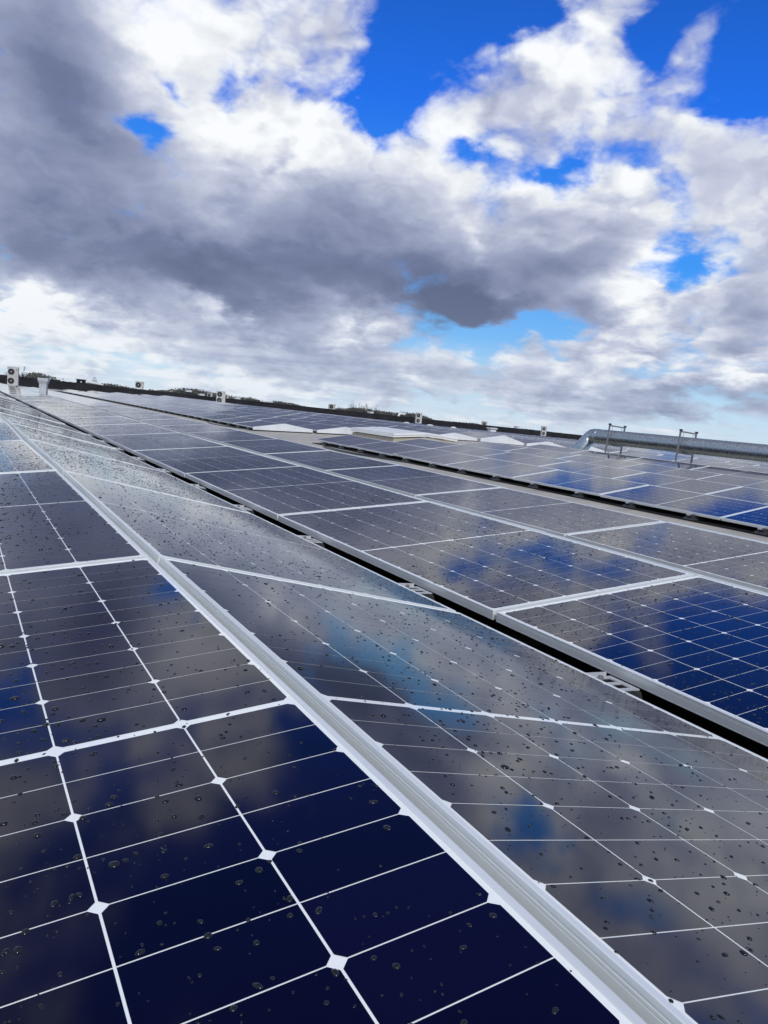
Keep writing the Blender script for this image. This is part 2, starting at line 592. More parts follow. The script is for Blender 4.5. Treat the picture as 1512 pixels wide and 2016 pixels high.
tag(mb.build('ground', m_field), kind='structure')
# parapet along the far end: wall plus coping, gravity-level top
PTOP = 0.66
par = thing('parapet_wall', 'long black parapet wall along the far edge of the roof', 'parapet', Matrix.Translation((X1, 0, 0)))
mb = MB()
mb.box((0.0, -55, PTOP - 1.05), (0.28, 186, 2.0))
mb.build('wall', m_para, par)
mb = MB()
for i in range(62):
    mb.box((0.0, 36.5 - i * 3.0, PTOP - 0.02 + RNG.uniform(-0.004, 0.004)), (0.30, 2.985, 0.06))
mb.build('coping', m_para, par)

# ------------------------------------------------------------------ solar panels
L, W = 2.094, 1.038
PITCH = 2.114
FH = 0.035
ZG = -0.0016        # glass below the frame's lip


def frame_mesh():
    prof = [(0.0095, ZG - 0.003), (0.0095, -0.0002), (0.009, 0.0), (0.0008, 0.0), (0.0, -0.0008), (0.0, -0.0062), (0.0016, -0.0068), (0.0016, -0.0086),
            (0.0, -0.0092), (0.0, -0.0115), (0.0009, -0.012), (0.0009, -0.0128), (0.0, -0.0133), (0.0, -0.029), (0.0012, -0.0296), (0.0012, -0.0312), (0.0, -0.0318), (0.0, -FH), (0.026, -FH), (0.026, -FH + 0.002), (0.002, -FH + 0.002)]
    mb = MB()
    k = len(prof)
    cs = ((1, 1), (-1, 1), (-1, -1), (1, -1))
    vs = []
    for sx, sy in cs:
        for ins, z in prof:
            vs.append((sx * (L / 2 - ins), sy * (W / 2 - ins), z))
    fs = []
    for c_ in range(4):
        for i in range(k - 1):
            a, b_ = c_ * k, ((c_ + 1) % 4) * k
            fs.append((a + i, a + i + 1, b_ + i + 1, b_ + i))
    mb.add(vs, fs)
    return mb.mesh('frame', m_alu)


def backsheet_mesh():
    mb = MB()
    a, b_ = L / 2 - 0.004, W / 2 - 0.004
    vs = [(-a, -b_, ZG), (a, -b_, ZG), (a, b_, ZG), (-a, b_, ZG)]
    vs += [(x, y, ZG - 0.004) for x, y, _ in vs]
    mb.add(vs, [(0, 1, 2, 3), (7, 6, 5, 4)])
    return mb.mesh('backsheet', m_back)


CH = 0.0085
CLX, CLY = 0.0834, 0.1652
ZC = ZG + 0.0003


def cell_poly(flip):
    hx, hy = CLX / 2, CLY / 2
    p = [(-hx + CH, -hy), (hx, -hy), (hx, hy), (-hx + CH, hy), (-hx, hy - CH), (-hx, -hy + CH)]
    if flip:
        p = [(-x, -y) for x, y in p]
    return p


def cell_positions():
    for i in range(24):
        x = -L / 2 + 0.02 + 0.085 * (i + 0.5) + (0.014 if i >= 12 else 0.0)
        for j in range(6):
            yield i % 2 == 1, x, -W / 2 + 0.015 + 0.168 * (j + 0.5)


def cell_mesh(flip):
    mb = MB()
    mb.add([(x, y, 0) for x, y in cell_poly(flip)], [tuple(range(6))])
    return mb.mesh('half_cell', m_cell)


def all_cells_mesh():
    mb = MB()
    for flip, x, y in cell_positions():
        mb.add([(x + a, y + b_, ZC) for a, b_ in cell_poly(flip)], [tuple(range(6))])
    return mb.mesh('cells', m_cell)


def droplets_mesh(seed, count, rmin, rmax, big):
    r = random.Random(seed)
    mb = MB()
    blots = [(r.uniform(-L / 2, L / 2), r.uniform(-W / 2, W / 2), r.uniform(0.12, 0.3)) for _ in range(14)]
    made = 0
    while made < count:
        x, y = r.uniform(-L / 2 + 0.015, L / 2 - 0.015), r.uniform(-W / 2 + 0.014, W / 2 - 0.014)
        keep = 0.35
        for bx, by, bs in blots:
            keep += 0.5 * math.exp(-((x - bx) ** 2 + (y - by) ** 2) / (bs * bs))
        if r.random() > keep:
            continue
        made += 1
        rad = rmin + (rmax - rmin) * r.random() ** 2.6
        if r.random() < big:
            rad = rmax * r.uniform(0.9, 1.7)
        hgt = rad * r.uniform(0.40, 0.54)
        n = 9 if rad > 0.003 else 7
        st_ = r.uniform(0.8, 1.35)
        ang = r.uniform(0, 6.28)
        ca, sa = math.cos(ang), math.sin(ang)
        ph = [r.uniform(0.85, 1.15) for _ in range(n)]
        vs = []
        for rr, hh in ((1.0, -0.0001), (0.9, 0.5), (0.55, 0.88)):
            for k in range(n):
                a = 2 * math.pi * k / n
                f = ph[k] if rr > 0.6 else 1.0
                u, v = rad * rr * f * math.cos(a) * st_, rad * rr * f * math.sin(a) / st_
                vs.append((x + u * ca - v * sa, y + u * sa + v * ca, ZC + (hgt * hh if hh > 0 else hh)))
        vs.append((x, y, ZC + hgt))
        fs = []
        for q in range(2):
            for k in range(n):
                fs.append((q * n + k, q * n + (k + 1) % n, (q + 1) * n + (k + 1) % n, (q + 1) * n + k))
        for k in range(n):
            fs.append((2 * n + k, 2 * n + (k + 1) % n, 3 * n))
        mb.add(vs, fs, 0, True)
    return mb.mesh('water_droplets', m_drop)


ME_FRAME, ME_BACK, ME_CELLS = frame_mesh(), backsheet_mesh(), all_cells_mesh()
ME_CELL = (cell_mesh(False), cell_mesh(True))
DROPS_NEAR = [droplets_mesh(11, 3300, 0.0010, 0.0043, 0.02), droplets_mesh(12, 2300, 0.0009, 0.0037, 0.01)]
DROPS_MID = [droplets_mesh(20 + i, 4300, 0.0011, 0.0039, 0.012) for i in range(3)]

# rows: name, kind ('L' rises to the right, 'R' falls to the right), y of its left edge, z there, tilt, x of a joint, first and last index
T = 0.1518
TE, TR = 0.2193, T - FALL
ROWS = []


def row(key, kind, y, z, tilt, xj, i0, i1, seen=True, skip=()):
    ROWS.append(dict(key=key, kind=kind, y=y, z=z, tilt=tilt, xj=xj, i0=i0, i1=i1, seen=seen, skip=skip))


h = W * math.sin(T)
cw = W * math.cos(T)
row('A', 'L', -cw, -h, T, 0.0, -2, 26)
row('B', 'R', 0.029, 0.0, T, 0.006, -2, 26)
row('C', 'L', 1.2184, -h, T, 0.012, -2, 26)
row('C2', 'R', 2.2734, 0.0, T, 0.012, -2, 26, False, (17,))
row('D', 'L', 3.4730, -0.160, T, 0.012, -2, 26)
row('D2', 'R', 4.528, -0.004, T, 0.012, -2, 26, False)
row('Z', 'R', -cw - 0.163 - cw, 0.0, T, 0.0, -2, 26, False)
for k in range(4):
    y = 8.045 + 2.244 * k
    z = -0.11 + 0.158 * k
    row('EFGH'[k], 'L', y, z, TE, 4.28, -3, 5)
    row('EFGH'[k] + '2', 'R', y + 1.013 + 0.029, z + 0.226, TR, 4.28, -3, 5, False)
for k in range(4):
    y = 19.0 + 2.244 * k
    row('JKLM'[k], 'L', y, rise(y) - 0.157, T + 0.0355, 4.28, -3, 5)
for k in range(5):
    y = 8.045 + 2.244 * k
    z = -0.11 + 0.158 * k
    row('far%d' % k, 'L', y, z, TE, 21.86, 0, 25, True)
for k in range(5, 32):
    y = 8.045 + 2.244 * k
    row('far%d' % k, 'L', y, rise(y) - 0.157, T + 0.0355, 21.86, 0, 25)

rowbase = {}


def panel_frame(rw, i):
    """world matrix of panel i of a row (centre, top of frame, local y points left)"""
    r = random.Random(hash((sum(ord(c) * 7 ** k for k, c in enumerate(rw['key'])), i)) & 0xffff)
    xc = rw['xj'] + PITCH * i + PITCH / 2
    t = rw['tilt']
    sgn = 1 if rw['kind'] == 'L' else -1
    near = i in (-1, 0) and rw['key'] in 'ABCD'
    jt = 0.0 if near else r.gauss(0, R(0.16))
    js = 0.0 if near else r.gauss(0, R(0.13))
    jz = 0.0 if near else r.gauss(0, 0.0018)
    y = rw['y'] + W / 2 * math.cos(t)
    z = rw['z'] + sgn * W / 2 * math.sin(t) + wave(xc) + jz
    slope = (wave(xc + 1) - wave(xc - 1)) / 2
    if rw['key'] == 'A' and i >= 1:
        pts = {1: (-0.006, -0.0062), 2: (-0.007, 0.004), 3: (0.0, 0.003)}
        dz, dsl = pts.get(i, (0.0, 0.0))
        z += dz
        slope += dsl
    M = G4 @ Matrix.Translation((xc, -y, z)) @ Matrix.Rotation(-(slope + js), 4, 'Y') @ Matrix.Rotation(-sgn * t + jt, 4, 'X')
    return M


cands = []
for rw in ROWS:
    for i in range(rw['i0'], rw['i1'] + 1):
        if i in rw['skip']:
            continue
        M = panel_frame(rw, i)
        area = 0.0
        c_ = [to_px(M @ Vector((sx * L / 2, sy * W / 2, 0))) for sx, sy in ((-1, -1), (1, -1), (1, 1), (-1, 1))]
        ce = to_px(M.translation)
        dist = (M.translation - Vector(CP)).length
        vis = False
        if ce is not None and all(c_):
            area = 0.5 * abs(sum(c_[k][0] * c_[(k + 1) % 4][1] - c_[(k + 1) % 4][0] * c_[k][1] for k in range(4)))
            # share of the panel in the frame
            ins = 0
            for a in range(8):
                for b2 in range(4):
                    q = to_px(M @ Vector(((a + 0.5) / 8 * L - L / 2, (b2 + 0.5) / 4 * W - W / 2, 0)))
                    if q and 0 <= q[0] <= 1512 and 0 <= q[1] <= 2016:
                        ins += 1
            area *= ins / 32.0
            vis = ins > 0
        elif rw['key'] in 'ABCD':
            area, vis = 1e6, True
        cands.append(dict(rw=rw, i=i, M=M, area=area if (rw['seen'] and vis) else -1.0, dist=dist))
cands.sort(key=lambda c: -c['area'])
MAXP = 300
chosen = [c for c in cands[:MAXP] if c['area'] > 0]
rest = cands[len(chosen):]

ORD = ['first', 'second', 'third', 'fourth', 'fifth', 'sixth', 'seventh', 'eighth', 'ninth', 'tenth', 'eleventh', 'twelfth', 'thirteenth', 'fourteenth',
       'fifteenth', 'sixteenth', 'seventeenth', 'eighteenth', 'nineteenth', 'twentieth']
ORD += ['twenty-' + o for o in ORD[:9]] + ['thirtieth'] + ['thirty-' + o for o in ORD[:9]]
WHERE = {
    'A': 'in the leftmost row, left of the nearest silver ridge',
    'B': 'between the nearest ridge and the black gap',
    'C': 'in the row rising just beyond the black gap',
    'D': 'between the second ridge and the bare roof strip',
    'E': 'along the front edge of the block beside the duct',
    'F': 'in the second row of the block beside the duct',
    'G': 'in the third row of the block beside the duct',
    'H': 'in the fourth row of the block, nearest the duct',
    'J': 'in the first row behind the duct', 'K': 'in the second row behind the duct', 'L': 'in the third row behind the duct', 'M': 'in the fourth row behind the duct',
    'far0': 'along the front edge of the block past the skylight', 'far1': 'in the second row of the block past the skylight',
    'far2': 'in the third row of the block past the skylight', 'far3': 'in the fourth row of the block past the skylight',
}
for k in range(4, 16):
    WHERE['far%d' % k] = 'in the %s row of the block past the skylight' % ORD[k]
byrow = {}
for c_ in chosen:
    byrow.setdefault(c_['rw']['key'], []).append(c_)
n_detail = 0
for key, lst in byrow.items():
    lst.sort(key=lambda c: c['i'])
    for k, c_ in enumerate(lst):
        if key in WHERE and k < len(ORD):
            lab = ('dark blue solar panel, %s from the camera %s' if not key.startswith('far') else 'small solar panel, %s from its near end %s') % (ORD[k], WHERE[key])
            if len(lab.split()) > 16:
                lab = ('solar panel, %s from the camera %s' if not key.startswith('far') else '%s solar panel from the near end %s') % (ORD[k], WHERE[key])
            if len(lab.split()) > 16:
                lab = '%s solar panel from the camera %s' % (ORD[k], WHERE[key])
            grp = 'solar panels laid in rows on the roof'
        elif key in WHERE:
            lab = 'small distant solar panel near the far end, %s' % WHERE[key]
            grp = 'distant solar panels ' + WHERE[key]
        else:
            lab = 'tiny far solar panel in the packed rows below the black parapet'
            grp = 'far solar panels in the rows below the parapet'
        root = thing('solar_panel', lab, 'solar panel', c_['M'], grp)
        link('frame', ME_FRAME, root)
        link('backsheet', ME_BACK, root)
        if c_['dist'] < 7.5 and key in 'ABCD' and c_['area'] > 3000:
            n_detail += 1
            for flip, x, y in cell_positions():
                link('half_cell', ME_CELL[flip], root, Matrix.Translation((x, y, ZC)))
        else:
            tag(link('cells', ME_CELLS, root), kind='stuff')
        if key in 'ABCD' and c_['i'] < 12:
            if key in 'AB' and c_['i'] <= 0:
                me = DROPS_NEAR[0 if key == 'A' else 1]
            else:
                me = DROPS_MID[(c_['i'] + ord(key)) % 3]
            o = link('water_droplets', me, root)
            if c_['i'] % 2 and c_['i'] > 0:
                o.rotation_euler = (0, 0, math.pi)
            o['kind'] = 'stuff'
# everything smaller, farther or behind a ridge: one mass of plain panels
mb = MB()
for c_ in rest:
    M = c_['M']

    def q(x0, x1, y0, y1, z, mi):
        mb.add([M @ Vector((x0, y0, z)), M @ Vector((x1, y0, z)), M @ Vector((x1, y1, z)), M @ Vector((x0, y1, z))], [(0, 1, 2, 3)], mi)
    a, b_ = L / 2, W / 2
    li = 0.014
    q(-a, a, -b_, -b_ + li, 0, 0)
    q(-a, a, b_ - li, b_, 0, 0)
    q(-a, -a + li, -b_ + li, b_ - li, 0, 0)
    q(a - li, a, -b_ + li, b_ - li, 0, 0)
    q(-a + li, -0.006, -b_ + li, b_ - li, -0.001, 1)
    q(0.006, a - li, -b_ + li, b_ - li, -0.001, 1)
    q(-0.006, 0.006, -b_ + li, b_ - li, -0.001, 2)
    vs = [(sx * a, sy * b_, z) for z in (0, -FH) for sx, sy in ((-1, -1), (1, -1), (1, 1), (-1, 1))]
    mb.add([M @ Vector(v) for v in vs], [(4, 5, 1, 0), (5, 6, 2, 1), (6, 7, 3, 2), (7, 4, 0, 3), (7, 6, 5, 4)], 0)
tag(mb.build('solar_panel_field', [m_alu, m_cell, m_back]), 'packed rows of far and half hidden solar panels covering the distant roof', 'solar panels', kind='stuff')

# ------------------------------------------------------------------ mounting: feet, and black strips added for the shade below


def add_shade_strip(x0, x1, y0, y1, label):  # black strip added on the roof in place of deep shade
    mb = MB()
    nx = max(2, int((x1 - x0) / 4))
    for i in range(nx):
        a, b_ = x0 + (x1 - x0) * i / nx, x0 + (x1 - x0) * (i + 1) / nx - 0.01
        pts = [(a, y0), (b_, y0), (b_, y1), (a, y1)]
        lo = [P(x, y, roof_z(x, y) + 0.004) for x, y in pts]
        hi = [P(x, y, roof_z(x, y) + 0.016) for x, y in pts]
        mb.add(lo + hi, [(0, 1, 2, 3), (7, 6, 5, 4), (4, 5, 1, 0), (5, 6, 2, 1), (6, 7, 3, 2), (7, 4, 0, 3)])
    o = mb.build('shade_strip', m_black)
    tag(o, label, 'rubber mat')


add_shade_strip(-6, 58, 0.55, 1.75, 'long black shade strip lying in the gap between the second and third panel rows')
add_shade_strip(-2.1, 16.95, 7.965, 9.3, 'black shade strip under the front edge of the panel block beside the duct')
add_shade_strip(21.86, 77, 7.965, 9.3, 'black shade strip under the front edge of the far panel block past the skylight')


def foot_root(M):
    """a plastic foot with a slotted aluminium clip that holds two panel edges (local x along the row, y to the left)"""
    root = thing('mounting_foot', '', 'mounting foot', M)
    mb = MB()
    mb.box((0, 0, 0.012), (0.20, 0.24, 0.024), taper=0.94)
    for dx in (-0.05, 0.05):
        mb.box((dx, 0.0, 0.040), (0.014, 0.17, 0.034), taper=0.85)
    mb.box((0, -0.05, 0.038), (0.09, 0.016, 0.034))
    mb.box((0, 0.05, 0.038), (0.09, 0.016, 0.034))
    mb.build('base', m_plast, root)
    mb = MB()
    z = 0.064
    mb.box((0, -0.055, z), (0.11, 0.02, 0.004))
    mb.box((0, 0.055, z), (0.11, 0.02, 0.004))
    for dx in (-0.047, 0.0, 0.047):
        mb.box((dx, 0, z), (0.014, 0.09, 0.004))
    mb.box((0.055, 0, z + 0.006), (0.004, 0.09, 0.016))
    mb.build('clip', m_clip, root)
    mb = MB()
    mb.tube((0.03, 0.0, z - 0.01), (0.03, 0.0, z + 0.014), 0.008, n=6, smooth=False)
    mb.build('bolt', m_steel, root)
    return root


proto = None
GAPY = 1.137
k_f = 0
for i in range(-1, 20):
    for dx in (0.445, 1.49):
        x = PITCH * i + dx
        if x < -1.7:
            continue
        z = roof_z(x, GAPY) + 0.0165
        M = frame_at(x, GAPY, z)
        if proto is None:
            proto = foot_root(M)
            o = proto
        elif x < 9:
            o = copy_tree(proto)
        else:
            o = None
        if o is None:
            continue
        o.matrix_world = M
        lab = ('slotted silver mounting clip in the black gap, %s from the camera' % ORD[k_f]) if k_f < 12 else 'tiny mounting clip far along the black gap between rows'
        tag(o, lab, 'mounting foot', 'mounting feet in the gap between panel rows')
        k_f += 1


def edge_foot(M):
    root = thing('mounting_foot', '', 'mounting foot', M)
    mb = MB()
    mb.box((0, 0, 0.012), (0.16, 0.22, 0.024), taper=0.92)
    mb.box((-0.045, 0.02, 0.045), (0.018, 0.13, 0.045), taper=0.8)
    mb.box((0.045, 0.02, 0.045), (0.018, 0.13, 0.045), taper=0.8)
    mb.tube((-0.05, 0.06, 0.05), (0.05, 0.06, 0.05), 0.022, n=10)
    mb.build('base', m_plast, root)
    mb = MB()
    mb.box((0.02, 0.06, 0.070), (0.05, 0.05, 0.005))
    mb.box((0.02, 0.087, 0.062), (0.05, 0.005, 0.02))
    mb.build('clip', m_clip, root)
    return root


eproto = None
for (xj, i0, i1, nm, grp) in ((4.28, -1, 5, 'under the block beside the duct', 'feet under the front edge of the near block'),
                              (21.86, 0, 17, 'under the far block past the skylight', 'feet under the front edge of the far block')):
    k_f = 0
    for i in range(i0, i1 + 1):
        for dx in (0.43, 1.5):
            x = xj + PITCH * i + dx
            if xj < 5 and x < 3.2:
                continue
            M = frame_at(x, 8.085, roof_z(x, 8.085) + 0.0165, -math.atan(FALL))
            if eproto is None:
                eproto = edge_foot(M)
                o = eproto
            else:
                o = copy_tree(eproto)
                o.matrix_world = M
            if k_f < len(ORD):
                lab = 'dark plastic mounting foot, %s from the camera %s' % (ORD[k_f], nm) if xj < 10 else 'tiny dark mounting foot, %s from the near end %s' % (ORD[k_f], nm)
                if len(lab.split()) > 16:
                    lab = '%s dark mounting foot from the camera %s' % (ORD[k_f], nm)
            else:
                lab = 'tiny dark mounting foot %s' % nm
            tag(o, lab, 'mounting foot', grp)
            k_f += 1

# ------------------------------------------------------------------ white end plates of the far block's ridges
ENDL = ['leftmost white triangular end plate, on the first ridge past the roof gap', 'white triangular end plate just left of the skylight, second ridge',
        'white triangular end plate hidden mostly behind the white skylight', 'white triangular end plate just right of and behind the skylight',
        'white triangular end plate standing alone between the skylight and the duct', 'white triangular end plate behind the panels, next left of the duct elbow',
        'low white triangular end plate closest to the duct elbow']
for k in range(7):
    y = 8.045 + 2.244 * k
    xw = 21.8
    z0 = roof_z(xw, y + 0.02) + 0.035
    zl = (-0.11 + 0.158 * k if k < 5 else rise(y) - 0.157) + 0.012 + wave(xw)
    tl = TE if k < 5 else T + 0.0355
    zp = zl + W * math.sin(tl) + 0.004
    yr_, ym = y + 2.05, y + 1.035
    zr = roof_z(xw, yr_) + 0.13
    root = thing('end_plate', ENDL[k], 'end plate', G4 @ Matrix.Translation((xw, 0, 0)), 'white end plates closing the panel ridges')
    for pts in ([(y - 0.03, z0), (ym - 0.002, roof_z(xw, ym) + 0.035), (ym - 0.002, zp), (y - 0.03, zl)],
                [(ym + 0.002, roof_z(xw, ym) + 0.035), (yr_, roof_z(xw, yr_) + 0.035), (yr_, zr), (ym + 0.002, zp)]):
        mb = MB()
        fr = [(-0.012, -a, b_) for a, b_ in pts]
        bk = [(0.03, -a, b_) for a, b_ in pts]
        mb.add(fr + bk, [(3, 2, 1, 0), (4, 5, 6, 7), (0, 1, 5, 4), (1, 2, 6, 5), (2, 3, 7, 6), (3, 0, 4, 7)])
        mb.build('plate', m_white, root)
    mb = MB()
    mb.box((0.01, -(y + 1.0), roof_z(xw, y + 1.0) + 0.017), (0.03, 2.08, 0.034), Matrix.Rotation(-math.atan(FALL), 3, 'X'))
    mb.build('gap_strip', m_black, root)  # black strip filling the gap beneath the plates

# ------------------------------------------------------------------ gabled skylight
sx0, sx1, sy0, sy1, sym = 17.95, 20.8, 11.0, 13.3, 12.14
root = thing('skylight', 'white shallow gabled skylight on a beige curb between the panel blocks', 'skylight', G4 @ Matrix.Translation((0, 0, 0)))
mb = MB()
mb.add([(x, -y, z) for x in (sx0 + 0.05, sx1 - 0.05) for (y, z) in ((sy0 + 0.05, roof_z(18, sy0)), (sy1 - 0.05, roof_z(18, sy1)), (sy1 - 0.05, 0.33), (sym, 0.345), (sy0 + 0.05, 0.19))],
       [(0, 1, 2, 3, 4), (9, 8, 7, 6, 5), (0, 5, 6, 1), (1, 6, 7, 2), (2, 7, 8, 3), (3, 8, 9, 4), (4, 9, 5, 0)])
mb.build('curb', m_curb, root)
for (ya, za, yb, zb) in ((sy0, 0.335, sym - 0.004, 0.488), (sym + 0.004, 0.488, sy1, 0.465)):
    mb = MB()
    vs = []
    for x in (sx0, sx1):
        vs += [(x, -ya, za - 0.12), (x, -yb, zb - 0.12), (x, -yb, zb), (x, -ya, za)]
    mb.add(vs, [(3, 2, 1, 0), (4, 5, 6, 7), (0, 1, 5, 4), (1, 2, 6, 5), (2, 3, 7, 6), (3, 0, 4, 7)])
    lid = mb.build('lid', m_lid, root)
    mb = MB()
    for x in (sx0 - 0.006, sx1 + 0.006):
        mb.add([(x - 0.01, -ya, za - 0.06), (x - 0.01, -yb, zb - 0.06), (x - 0.01, -yb, zb - 0.045), (x - 0.01, -ya, za - 0.045),
                (x + 0.01, -ya, za - 0.06), (x + 0.01, -yb, zb - 0.06), (x + 0.01, -yb, zb - 0.045), (x + 0.01, -ya, za - 0.045)],
               [(3, 2, 1, 0), (4, 5, 6, 7), (0, 1, 5, 4), (1, 2, 6, 5), (2, 3, 7, 6), (3, 0, 4, 7)])
    mb.build('rim', m_white, lid)

# ------------------------------------------------------------------ spiral duct with its elbow
DY, DZ_, DR = 17.3, 1.10, 0.215
root = thing('ventilation_duct', 'long shiny galvanised spiral duct with a bent end running behind the panels', 'duct', G4 @ Matrix.Translation((0, 0, 0)))
mb = MB()
path, rad = [], []
x = 1.0
step = 0.065
while x < 16.0:
    for dx, rr in ((0.0, DR), (step * 0.80, DR), (step * 0.86, DR + 0.007), (step * 0.94, DR + 0.007)):
        path.append((x + dx, -DY, DZ_))
        rad.append(rr)
    x += step
path.append((16.08, -DY, DZ_))
rad.append(DR)
mb.ringtube(path, rad, 28)
mb.build('spiral_pipe', m_galv, root)
mb = MB()
path = [(16.04, -DY, DZ_), (16.16, -DY, DZ_), (16.17, -DY, DZ_)]
rad = [DR + 0.012, DR + 0.012, DR]
for a in (0, 15, 30, 45):
    path.append((16.22 + 0.30 * math.sin(R(a)), -DY, DZ_ - 0.30 * (1 - math.cos(R(a)))))
    rad.append(DR)
    path.append((path[-1][0] + 0.012 * math.cos(R(a)), -DY, path[-1][2] - 0.012 * math.sin(R(a))))
    rad.append(DR + 0.010)
path.append((path[-1][0] + 0.9, -DY, path[-1][2] - 0.9))
rad.append(DR)
mb.ringtube(path, rad, 28)
mb.build('elbow', m_galv, root)
for xc in (15.12, 12.52, 6.0, 10.72):
    mb = MB()
    mb.ringtube([(xc - 0.03, -DY, DZ_), (xc - 0.03, -DY, DZ_), (xc + 0.03, -DY, DZ_), (xc + 0.03, -DY, DZ_)], [DR, DR + 0.02, DR + 0.02, DR], 28, caps=False)
    mb.build('collar', m_galv, root)
SUPL = ['grey steel support frame straddling the duct nearest its bent end', 'grey steel support frame straddling the duct nearer the right picture edge']
for k, xs_ in enumerate((15.32, 12.66)):
    root = thing('duct_support', SUPL[k], 'support frame', G4 @ Matrix.Translation((xs_, -DY, 0)), 'steel frames carrying the duct')
    zb = roof_z(xs_, DY)
    for dy in (0.32, -0.32):
        mb = MB()
        w_ = 0.02
        hgt = 1.47 - zb
        mb.box((0.0, dy, zb + hgt / 2), (0.008, 0.045, hgt))
        mb.box((0.018, dy - 0.0185, zb + hgt / 2), (0.028, 0.008, hgt))
        mb.box((0.018, dy + 0.0185, zb + hgt / 2), (0.028, 0.008, hgt))
        mb.build('post', m_steel, root)
        mb = MB()
        mb.box((0.01, dy, 1.485), (0.065, 0.06, 0.05))
        mb.build('post_cap', m_plast, root)
        mb = MB()
        mb.box((0.01, dy, zb + 0.012), (0.16, 0.16, 0.012))
        mb.build('base_plate', m_steel, root)
    mb = MB()
    mb.box((0.01, 0, 1.445), (0.04, 0.59, 0.04))
    mb.build('crossbar', m_steel, root)
    mb = MB()
    mb.box((0.01, 0, DZ_ - DR - 0.025), (0.04, 0.59, 0.04))
    mb.build('cradle_bar', m_steel, root)
    for dy in (0.2, -0.2):
        mb = MB()
        mb.tube((0.01, dy, DZ_ + 0.08), (0.01, dy, 1.43), 0.006, n=6)
        mb.build('hanger_rod', m_steel, root)

# ------------------------------------------------------------------ condensing units


def condenser(fans, wdt, hgt, dep, M, label, group, stand=0.35):
    """outdoor unit; local -x is the fan side, y its width"""
    root = thing('condensing_unit', label, 'air conditioner', M, group)
    mb = MB()
    mb.box((dep / 2, 0, hgt / 2), (dep, wdt, hgt))
    mb.box((dep / 2, 0, hgt + 0.012), (dep + 0.02, wdt + 0.02, 0.024))
    mb.build('casing', m_acw, root)
    rr = min(hgt / fans * 0.40, wdt * 0.30)
    fy = wdt * 0.5 - rr - 0.05 * wdt
    for k in range(fans):
        fz = hgt * (k + 0.5) / fans
        mb = MB()
        n = 24
        mb.add([(-0.004, fy + rr * math.cos(2 * math.pi * i / n), fz + rr * math.sin(2 * math.pi * i / n)) for i in range(n)], [tuple(range(n))])
        fan = mb.build('fan', m_fan, root)
        mb = MB()
        for r0 in (1.0, 0.78, 0.56):
            pts = [(-0.018, fy + rr * r0 * math.cos(2 * math.pi * i / 20), fz + rr * r0 * math.sin(2 * math.pi * i / 20)) for i in range(20)]
            for i in range(20):
                mb.tube(pts[i], pts[(i + 1) % 20], 0.010 if r0 == 1.0 else 0.005, n=4, caps=False)
        for i in range(6):
            a = math.pi * i / 6
            mb.tube((-0.02, fy + rr * math.cos(a), fz + rr * math.sin(a)), (-0.02, fy - rr * math.cos(a), fz - rr * math.sin(a)), 0.004, n=4, caps=False)
        mb.build('fan_guard', m_plast, fan)
        mb = MB()
        mb.tube((-0.04, fy, fz), (0.0, fy, fz), rr * 0.2, n=12)
        mb.build('hub', m_acw, fan)
    mb = MB()
    mb.box((-0.003, -wdt * 0.30, hgt * 0.5), (0.008, wdt * 0.34, hgt * 0.94))
    mb.build('service_panel', m_acw, root)
    mb = MB()
    mb.box((-0.004, -wdt * 0.34, hgt * 0.86), (0.012, wdt * 0.16, 0.05))
    mb.build('handle', m_fan, root)
    if stand > 0:
        mb = MB()
        for dy in (-wdt * 0.38, wdt * 0.38):
            mb.box((dep / 2, dy, -stand / 2), (dep + 0.1, 0.07, stand))
        mb.build('stand', m_plast, root)
    return root


def upright(x, y, zw, rz=0.0):
    """a frame on world height zw above plan position x, y"""
    p = P(x, y, 0)
    M = Matrix.Rotation(rz, 4, 'Z')
    M.translation = Vector((p.x, p.y, zw))
    return M


ACG = 'condensing units standing on the roof'
condenser(2, 0.68, 1.26, 0.32, upright(58.6, 3.26, -0.06, R(-14)), 'tall two fan condensing unit at the far left before the poplars', ACG, 0.2)
condenser(2, 0.98, 1.36, 0.36, upright(84, 26.05, 0.0, R(-12)), 'tall two fan condensing unit left of the middle, flanked by small units', ACG, 0.5)
condenser(2, 0.80, 1.36, 0.36, upright(84, 52.4, -0.02, R(-8)), 'tall two fan condensing unit right of the bare trees', ACG, 0.5)
condenser(2, 0.74, 1.36, 0.36, upright(84, 73.5, -0.02, R(-4)), 'tall two fan condensing unit left of the duct elbow', ACG, 0.5)
condenser(1, 0.98, 0.74, 0.34, upright(91.2, 18.55, 0.78, R(-12)), 'single fan condensing unit alone above the parapet between hatch and middle', ACG, 0.6)
condenser(1, 0.86, 0.66, 0.34, upright(91.2, 43.3, 0.66, R(-8)), 'single fan condensing unit just left of the bare trees', ACG, 0.6)
condenser(1, 0.74, 0.62, 0.34, upright(91.4, 68.4, 0.56, R(-6)), 'single fan condensing unit just left of the capped roof vent', ACG, 0.6)
condenser(1, 0.62, 0.52, 0.34, upright(95, 28.0, 0.62, R(-10)), 'small condensing unit just left of the tall middle unit', ACG, 0.9)
condenser(1, 0.62, 0.52, 0.34, upright(95, 30.1, 0.62, R(-10)), 'small condensing unit peeking out right of the tall middle unit', ACG, 0.9)


def white_box(x, y, z, sx_, sy_, sz_, label):
    root = thing('rooftop_box', label, 'rooftop box', upright(x, y, z))
    mb = MB()
    mb.box((0, 0, sz_ / 2), (sx_, sy_, sz_))
    mb.build('casing', m_white, root)
    mb = MB()
    mb.box((0, 0, sz_ + 0.02), (sx_ + 0.05, sy_ + 0.05, 0.04))
    mb.build('lid', m_white, root)
    mb = MB()
    mb.box((0, 0, -0.6), (0.3, 0.3, 1.2))
    mb.build('plinth', m_plast, root)


